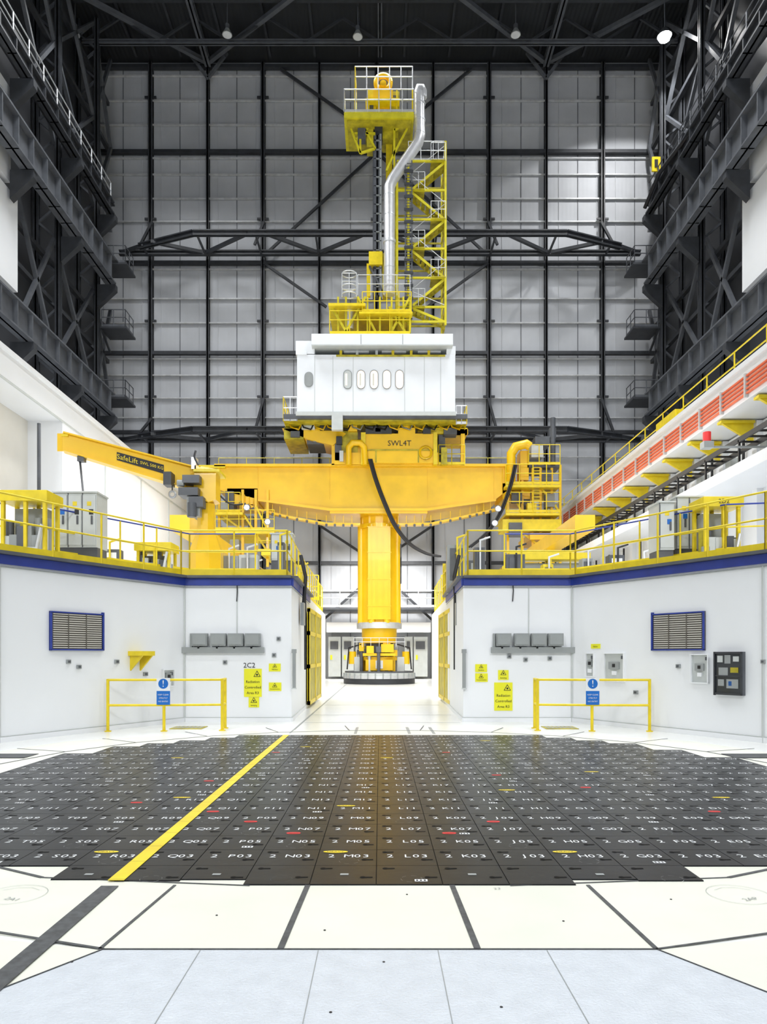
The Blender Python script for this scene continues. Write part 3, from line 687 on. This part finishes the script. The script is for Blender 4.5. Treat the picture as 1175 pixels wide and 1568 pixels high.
tw.fb(527,634,172,181,40.9,43.6,TYEL);tw.fb(532,630,181,186,41.0,43.4,LEMD)
tw.rail([S(527,172,41),S(634,172,41)],1.25,GALV,.62,.03);tw.rail([S(527,172,41),S(527,172,41)+Vector((0,2.5,0))],1.25,GALV,.8,.03);tw.rail([S(634,172,41),S(634,172,41)+Vector((0,2.5,0))],1.25,GALV,.8,.03)
tw.rail([S(544,137,41.3),S(632,137,41.3)],1.25,GALV,.62,.03,False);tw.rail([S(544,137,41.3),S(544,137,41.3)+Vector((0,1.9,0))],1.25,LEM,.8,.03,False)
for px in(544,565,608,632): tw.beam(S(px,137,41.3),S(px,172,41.3),.08,.08,LEM)
tw.torus(S(587,127,41.6),.40,.15,YEL);tw.fb(572,602,137,152,41.3,42.6,YEL);tw.tube(S(587,127,41.4),S(587,127,41.4)+Vector((0,.6,0)),.18,YEL,12)
tw.fb(560,612,150,155,41.2,43,LEM);tw.fb(562,576,138,168,41.6,42.6,LEM);tw.fb(600,612,140,168,41.6,42.6,LEMD);tw.fb(578,596,153,170,41.7,42.5,YEL)
tw.fb(566,572,158,166,41.5,41.6,DARK2);tw.fb(602,609,146,154,41.5,41.6,DARK2)
for (a,b_) in (((533,186),(552,235)),((552,186),(552,235)),((543,205),(575,205)),((552,235),(574,228)),((630,186),(604,235)),((552,186),(575,228)),((604,186),(604,262)),((575,186),(545,215)),((604,200),(625,188)),((604,235),(592,262))):
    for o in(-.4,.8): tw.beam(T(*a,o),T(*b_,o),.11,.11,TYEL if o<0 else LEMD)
tw.fb(548,560,196,212,41.5,42,DARK2);tw.fb(562,572,186,225,41.6,42.4,LEMD);tw.fb(586,610,188,212,41.8,43,LEMD);tw.fb(574,586,186,200,41.4,42.6,DARK)
tw.done()
du=B('exhaust_duct',mach)
Yd=41.3
du.pipe([S(x,y,Yd) for x,y in((648,150),(648,141),(646,137),(642,137),(640,143),(640,150),(640,196))],.22,DUCT,16)
du.pipe([S(x,y,Yd) for x,y in((642,143),(643,208),(640,219),(601,276),(596.5,287),(596.5,452))],.3,DUCT,20)
for y in(160,185,205,300,330,370,410,440):
    x=643 if y<210 else 596.5; p=S(x,y,Yd);du.cyl((p.x,p.y),.315,p.z-.03,p.z+.03,GALV,20)
p=S(596.5,370,Yd);du.cyl((p.x,p.y),.35,p.z-.08,p.z+.06,GALV,20)
du.done()
e=B('end_carriage_west',mach)
e.fb(348,395,748,772,41.2,44,YEL);e.fb(300,345,712,716,41,43,LEM)
e.rail([S(332,785,40.8),S(368,785,40.8)],1.1,LEM,.6);e.fb(330,372,784,788,40.5,44,LEM);e.fb(345,358,752,786,41,42,DARK2);e.fb(338,350,770,784,40.9,41.2,GREYB)
for px in(336,372,392,410): e.beam(S(px,750,41.1),S(px,868,41.1),.14,.14,YEL)
e.fb(330,420,812,817,40.4,44,LEM);e.rail([S(330,812,40.5),S(420,812,40.5)],1.1,LEM,.7)
e.fb(400,440,845,850,40.4,44,LEM);e.rail([S(395,845,40.5),S(445,845,40.5)],1.1,LEM,.7)
for a,b_ in(((336,786),(372,812)),((372,786),(410,845)),((392,775),(410,812)),((410,817),(440,845))): e.beam(S(*a,41),S(*b_,41),.1,.1,LEM)
e.fb(352,366,826,846,40.9,41.5,GREYB);e.fb(380,388,790,810,41,41.5,DARK2)
e.box(-8.4,-7.6,30,50,6.6,7.2,YEL)
for y in(36,42,48): e.box(-8.2,-7.8,y,y+.4,0.02,6.6,YEL)
e.done()
e=B('end_carriage_east',mach)
e.fb(770,812,740,764,41.2,44,YEL);e.fb(808,858,712,716,41,43,DARK2)
e.rail([S(810,712,40.8),S(858,712,40.8)],1.1,LEM,.6);e.fb(814,832,680,700,41,42,LGREY);e.fb(820,842,668,682,41,42,DARK2)
e.tube(S(847,640,41),S(847,712,41),.14,DARK2,10);e.fb(842,852,655,670,41,41.5,DARK2)
e.pipe([S(783,742,40.8),S(783,695,40.8),S(790,684,40.8),S(806,680,40.8),S(812,684,40.8)],.24,YEL,12)
e.fb(797,810,690,735,41,42,YEL)
for z in(742,785): e.fb(775,858,z,z+4,40.4,44,LEM);e.rail([S(775,z,40.5),S(858,z,40.5)],1.1,LEM,.7,.026)
for z in range(716,790,5): e.beam(S(816,z,40.6),S(828,z,40.6),.04,.04,LEM)
for px in(778,800,816,828,845,858): e.beam(S(px,712,41.1),S(px,868,41.1),.13,.13,YEL)
e.fb(808,822,770,784,40.6,41,LEM);e.fb(784,800,754,770,40.8,41,DARK2);e.fb(836,850,756,776,40.9,41.4,GREYB)
e.fb(770,860,795,812,40.5,42,LEM);e.fb(780,800,800,822,40.3,40.5,DARK2);e.fb(812,850,816,826,40.6,44,YEL);e.fb(830,845,720,738,41,41.5,DARK2);e.fb(800,812,745,782,41.3,42,DARK2)
for a,b_ in(((778,746),(800,785)),((828,746),(858,785)),((800,816),(845,850)),((845,812),(858,850))): e.beam(S(*a,41),S(*b_,41),.1,.1,LEM)
e.box(7.8,8.6,30,50,6.6,7.2,YEL)
for y in(36,42,48): e.box(8.0,8.4,y,y+.4,0.02,6.6,YEL)
e.done()
def curve(pts,n=8):
    out=[];P_=[pts[0]]+pts+[pts[-1]]
    for i in range(1,len(P_)-2):
        for k in range(n):
            t=k/n;a,b_,c_,d_=P_[i-1],P_[i],P_[i+1],P_[i+2]
            out.append(.5*((2*b_)+(c_-a)*t+(2*a-5*b_+4*c_-d_)*t*t+(3*b_-a-3*c_+d_)*t**3))
    out.append(pts[-1]);return out
k=B('trailing_cables',mach)
for o in(0,2.5,5): k.pipe(curve([S(x+o*.8,y,40.4+o*.05) for x,y in((565,703),(574,735),(588,772),(604,806),(625,832),(650,847),(672,852))]),.06,RUB,6)
for o in(0,3): k.pipe(curve([S(x+o,y,40.3) for x,y in((788,712),(780,745),(765,785),(745,815),(718,838))]),.06,RUB,6)
k.pipe(curve([S(x,y,40.3) for x,y in((300,712),(318,738),(350,770),(372,772))]),.05,RUB,6)
k.done()
for px,py in((378,777),(410,799),(763,779),(758,801)):
    h=B('work_lamp',mach);p=S(px,py,40.2);h.M=Matrix.Translation(p)@Matrix.Rotation(math.pi/2,4,'X');h.cyl((0,0),.15,-.1,.02,DARK2,12,.18);h.cyl((0,0),.12,.02,.04,LAMP,12);h.M=None;h.tube(p,p+Vector((0,.6,.3)),.03,DARK2);h.done()
# ================================================================= JIB CRANE
j=B('slewing_jib_crane',None,.012)
YJ=22.
a=S(316,0,YJ)
j.cyl((a.x,YJ),.26,ZT+.02,S(0,772,YJ).z,YEL,8,smooth=False);j.cyl((a.x,YJ),.5,ZT+.02,S(0,845,YJ).z,YEL,8,.5,False);j.cyl((a.x,YJ),.5,S(0,845,YJ).z,S(0,815,YJ).z,YEL,8,.28,False)
j.prism([(S(x,0,YJ).x,S(0,y,YJ).z) for x,y in((302,716),(334,722),(334,768),(322,772),(300,764))],YJ-.3,YJ+.3,YEL)
j.fb(296,336,718,722,21.6,22.5,LEM);j.fb(293,300,700,718,21.7,22,GALV)
va=[S(98,664,21),S(310,720,22),S(310,756,22),S(98,691,21)]
vs=[v+Vector((0,-.09,0)) for v in va]+[v+Vector((0,.09,0)) for v in va]
j.add(vs,[(0,1,2,3),(7,6,5,4),(0,4,5,1),(1,5,6,2),(2,6,7,3),(3,7,4,0)],YEL)
for i0,i1 in((0,1),(3,2)): j.beam(va[i0],va[i1],.36,.04,YEL)
j.beam(va[0],va[3],.36,.04,YEL)
dr=(va[1]-va[0]).normalized();upv=Vector((0,0,1))
l0=va[0].lerp(va[1],.38);l1=va[0].lerp(va[1],.72);m0=va[3].lerp(va[2],.38);m1=va[3].lerp(va[2],.72)
q=[l0.lerp(m0,.25),l1.lerp(m1,.25),l1.lerp(m1,.65),l0.lerp(m0,.65)];q=[v+Vector((0,-.105,0)) for v in q]
j.add(q,[(3,2,1,0)],INK);cm=(q[0]+q[1]+q[2]+q[3])/4+Vector((0,-.012,0));j.text('SafeLift',cm-dr*.36,.20,LEM,dr,upv);j.text('SWL 500 KG',cm+dr*.32,.12,LEM,dr,upv)
for px,py,w,hh in((292,733,26,12),(288,752,30,12),(300,768,22,16)): j.fb(px-w/2,px+w/2,py-hh/2,py+hh/2,21.4,22.0,DARK2)
j.fb(250,262,722,742,21.3,21.7,DARK);j.fb(286,306,760,790,21.5,21.8,GREYB);j.tube(S(294,770,21.4),S(294,792,21.4),.13,DARK2,10)
j.tube(S(264,728,21.5),S(264,752,21.5),.02,RUB,6);j.torus(S(264,757,21.5),.09,.03,GALV)
j.tube(S(272,740,21.5),S(282,740,21.5),.1,GREYB,10)
j.tube(S(122,700,21.1),S(128,760,21.1),.03,DARK2,6);j.fb(118,128,698,706,21,21.2,DARK2);j.fb(94,104,664,668,20.9,21.1,LEM)
j.pipe(curve([S(304,712,21.6),S(298,700,21.6),S(300,690,21.6)]),.03,RUB,6)
j.done()
# ================================================================= DECK EQUIPMENT
def cabinet(nm,px0,px1,py0,py1,Y0,dep,m,doors=2,leg=True):
    c=B(nm,None,.01);a=S(px0,py0,Y0);b_=S(px1,py1,Y0)
    z0=max(b_.z,ZT+.12);c.box(a.x,b_.x,Y0,Y0+dep,z0,a.z,m);c.box(a.x,b_.x,Y0+.05,Y0+dep-.05,ZT+.02,z0,DARK2)
    w=(b_.x-a.x)/doors
    for i in range(doors):
        c.box(a.x+i*w+.02,a.x+(i+1)*w-.02,Y0-.025,Y0,z0+.05,a.z-.05,m);c.box(a.x+(i+1)*w-.12,a.x+(i+1)*w-.08,Y0-.05,Y0-.02,(z0+a.z)/2-.1,(z0+a.z)/2+.1,DARK2)
        c.box(a.x+i*w-.005,a.x+i*w+.02,Y0-.01,Y0,z0,a.z,DARK2)
        c.box(a.x+i*w+.12,a.x+i*w+.22,Y0-.03,Y0-.02,a.z-.3,a.z-.2,LEM);c.box(a.x+i*w+w*.5,a.x+i*w+w*.5+.1,Y0-.035,Y0-.02,a.z-.5,a.z-.38,SIGNB if i==0 else INK)
    c.box(a.x-.03,b_.x+.03,Y0-.04,Y0+dep,a.z,a.z+.04,m);c.done()
cabinet('electrical_cabinet',82,148,755,838,17.4,.7,LGREY,3)
cabinet('electrical_cabinet',1010,1033,770,842,17.4,.7,LGREY,1)
cabinet('electrical_cabinet',1036,1075,762,840,17.6,.7,LGREY,2)
cabinet('electrical_cabinet',415,448,818,858,24,.6,LGREY,2)
def unit(px0,px1,py0,py1,Y0,label=None):
    u=B('pump_unit',None,.01);a=S(px0,py0,Y0);b_=S(px1,py1,Y0);w=b_.x-a.x
    z0=ZT+.06
    u.box(a.x,b_.x,Y0,Y0+.8,a.z-.22,a.z,LEM)
    for x in(a.x+.05,a.x+w*.5,b_.x-.12): u.box(x,x+.07,Y0+.05,Y0+.14,z0,a.z-.2,LEM);u.box(x,x+.07,Y0+.65,Y0+.75,z0,a.z-.2,LEM)
    u.box(a.x+.1,b_.x-.1,Y0+.15,Y0+.7,z0,z0+.15,DARK2)
    u.box(a.x+.15,b_.x-.2,Y0+.45,Y0+.7,z0+.15,a.z-.3,GREYB)
    for i in range(6):
        x=a.x+w*(.12+.15*i);u.cyl((x,Y0+.3),.09,z0+.15,z0+random.uniform(.5,1.0),random.choice([DARK2,GREYB,LEMD,DARK2]),12)
        u.box(x-.08,x+.08,Y0+.1,Y0+.2,z0+.3,z0+random.uniform(.5,.8),random.choice([GREYB,LGREY,DARK2]))
    u.pipe([(a.x+.1,Y0-.02,z0+.3),(b_.x-.2,Y0-.02,z0+.3),(b_.x-.1,Y0-.02,z0+.8)],.035,GALV)
    if label:u.text(label,((a.x+b_.x)/2,Y0-.01,a.z-.11),.14,INK)
    u.done()
unit(-5,72,750,840,15.4);unit(1078,1140,760,832,16.6,'2D2');unit(780,905,846,868,25);unit(205,262,830,862,19.5)
def clutter(nm,xs,Y0):
    c=B(nm)
    for px in xs:
        p=S(px,0,Y0+random.uniform(-.3,.3));h=random.uniform(.4,1.3);w=random.uniform(.1,.3);m=random.choice([GREYB,LGREY,LEM,DARK2,LEM,LGREY])
        c.box(p.x-w,p.x+w,p.y,p.y+.4,ZT+.01,ZT+.3+h,m);c.box(p.x-w*.7,p.x+w*.7,p.y-.03,p.y,ZT+.4,ZT+.2+h,random.choice([DARK2,GREYB,WHITE]))
        c.pipe([(p.x,p.y-.1,ZT+.01),(p.x,p.y-.1,ZT+h+.5),(p.x+.3,p.y-.1,ZT+h+.6)],.03,random.choice([RUB,LEM,GALV]),6)
    c.done()
clutter('deck_valve_station',[170,240,352,380,430],22.5);clutter('deck_valve_station',[700,735,790,840,900,945,985],22.5)
clutter('deck_pipework',[155,210,350,390,460],27);clutter('deck_pipework',[690,730,770,850,930,1000],27)
q=B('aisle_edge_guard_panel');q.box(2.38,2.42,24,28,3.6,4.9,LEMD);
for y in(24,26,27.9): q.box(2.34,2.44,y,y+.08,3.52,5.0,LEM)
q.done()
fe=B('far_corridor_cabinets')
for px0,px1,m in((503,522,LGREY),(524,542,LGREY),(545,556,LGREY),(620,632,LGREY),(634,655,LGREY)):
    fe.fb(px0,px1,975,1036,50.2,51,m);fe.fb(px0+3,px1-4,982,994,50.15,50.2,DARK2);fe.fb(px0+3,px0+6,1003,1010,50.15,50.2,SIGNY)
fe.fb(500,660,953,968,49.6,51.2,WHITE)
fe.rail([S(492,930,49),S(549,930,49)],1.1,GALV,1.5,.03);fe.rail([S(614,930,49),S(668,930,49)],1.1,GALV,1.5,.03)
fe.box(-4.2,4.2,49,51.2,S(0,933,49).z,S(0,930,49).z,DARK2)
fe.done()
# ================================================================= LIGHTS
K=.43
def area(nm,loc,sx,sy,P_,rot=(0,0,0),spread=2.6,col=(1,1,1)):
    l=bpy.data.lights.new(nm,'AREA');l.shape='RECTANGLE';l.size=sx;l.size_y=sy;l.energy=P_*K;l.spread=spread;l.color=col
    o=bpy.data.objects.new(nm,l);o.location=loc;o.rotation_euler=rot;bpy.context.scene.collection.objects.link(o);return o
for x in(-10,10):
    for y,p in((0,2500),(12,3000),(24,3800),(34,4300)): area('roof_light',(x,y,37.),6,3,p,spread=2.2,col=(.97,.985,1))
for x in(-13,0,13): area('roof_light',(x,41.5,37.),8,3,2000,(math.radians(6),0,0),spread=2.2,col=(.97,.985,1))
for x in(-12,12): area('front_fill_light',(x,-8,16),5,4,3900,(math.radians(86),0,0),2.6,(.97,.985,1))  # unseen fill added behind the camera to brighten the facing walls
area('corridor_light',(0,47.5,8.2),6,2,2300,(math.radians(20),0,0),2.8)
area('corridor_light',(0,32,9.4),3,6,1300,(math.radians(20),0,0),2.6)
for x in(-8.5,8.5): area('deck_light',(x,30,9.5),1.5,16,600,(0,math.radians(-25 if x>0 else 25),0),2.8)
l=bpy.data.lights.new('floodlight_beam','SPOT');l.energy=2200;l.spot_size=2.0;l.shadow_soft_size=.3
o=bpy.data.objects.new('floodlight_beam',l);o.location=S(1018,53,44.5)+Vector((0,0,-.6));o.rotation_euler=(math.radians(30),0,0);bpy.context.scene.collection.objects.link(o)
w=bpy.data.worlds.new('world');bpy.context.scene.world=w;w.use_nodes=True
w.node_tree.nodes['Background'].inputs[0].default_value=(.9,.95,1,1);w.node_tree.nodes['Background'].inputs[1].default_value=.2
# ================================================================= CAMERA
cam=bpy.data.cameras.new('camera');co=bpy.data.objects.new('camera',cam);bpy.context.scene.collection.objects.link(co)
co.location=(0,0,EYE);co.rotation_euler=(math.pi/2,0,0)
k_=1658/1175
cam.sensor_fit='VERTICAL';cam.sensor_height=36;cam.sensor_width=36*1658/2212;cam.lens=F*k_/2212*36
cam.shift_y=(HY-784)*k_/2212;cam.shift_x=(587.5-CX)*k_/2212;cam.clip_end=300
bpy.context.scene.camera=co
vs_=bpy.context.scene.view_settings;vs_.view_transform='Standard';vs_.look='None';vs_.exposure=0.0
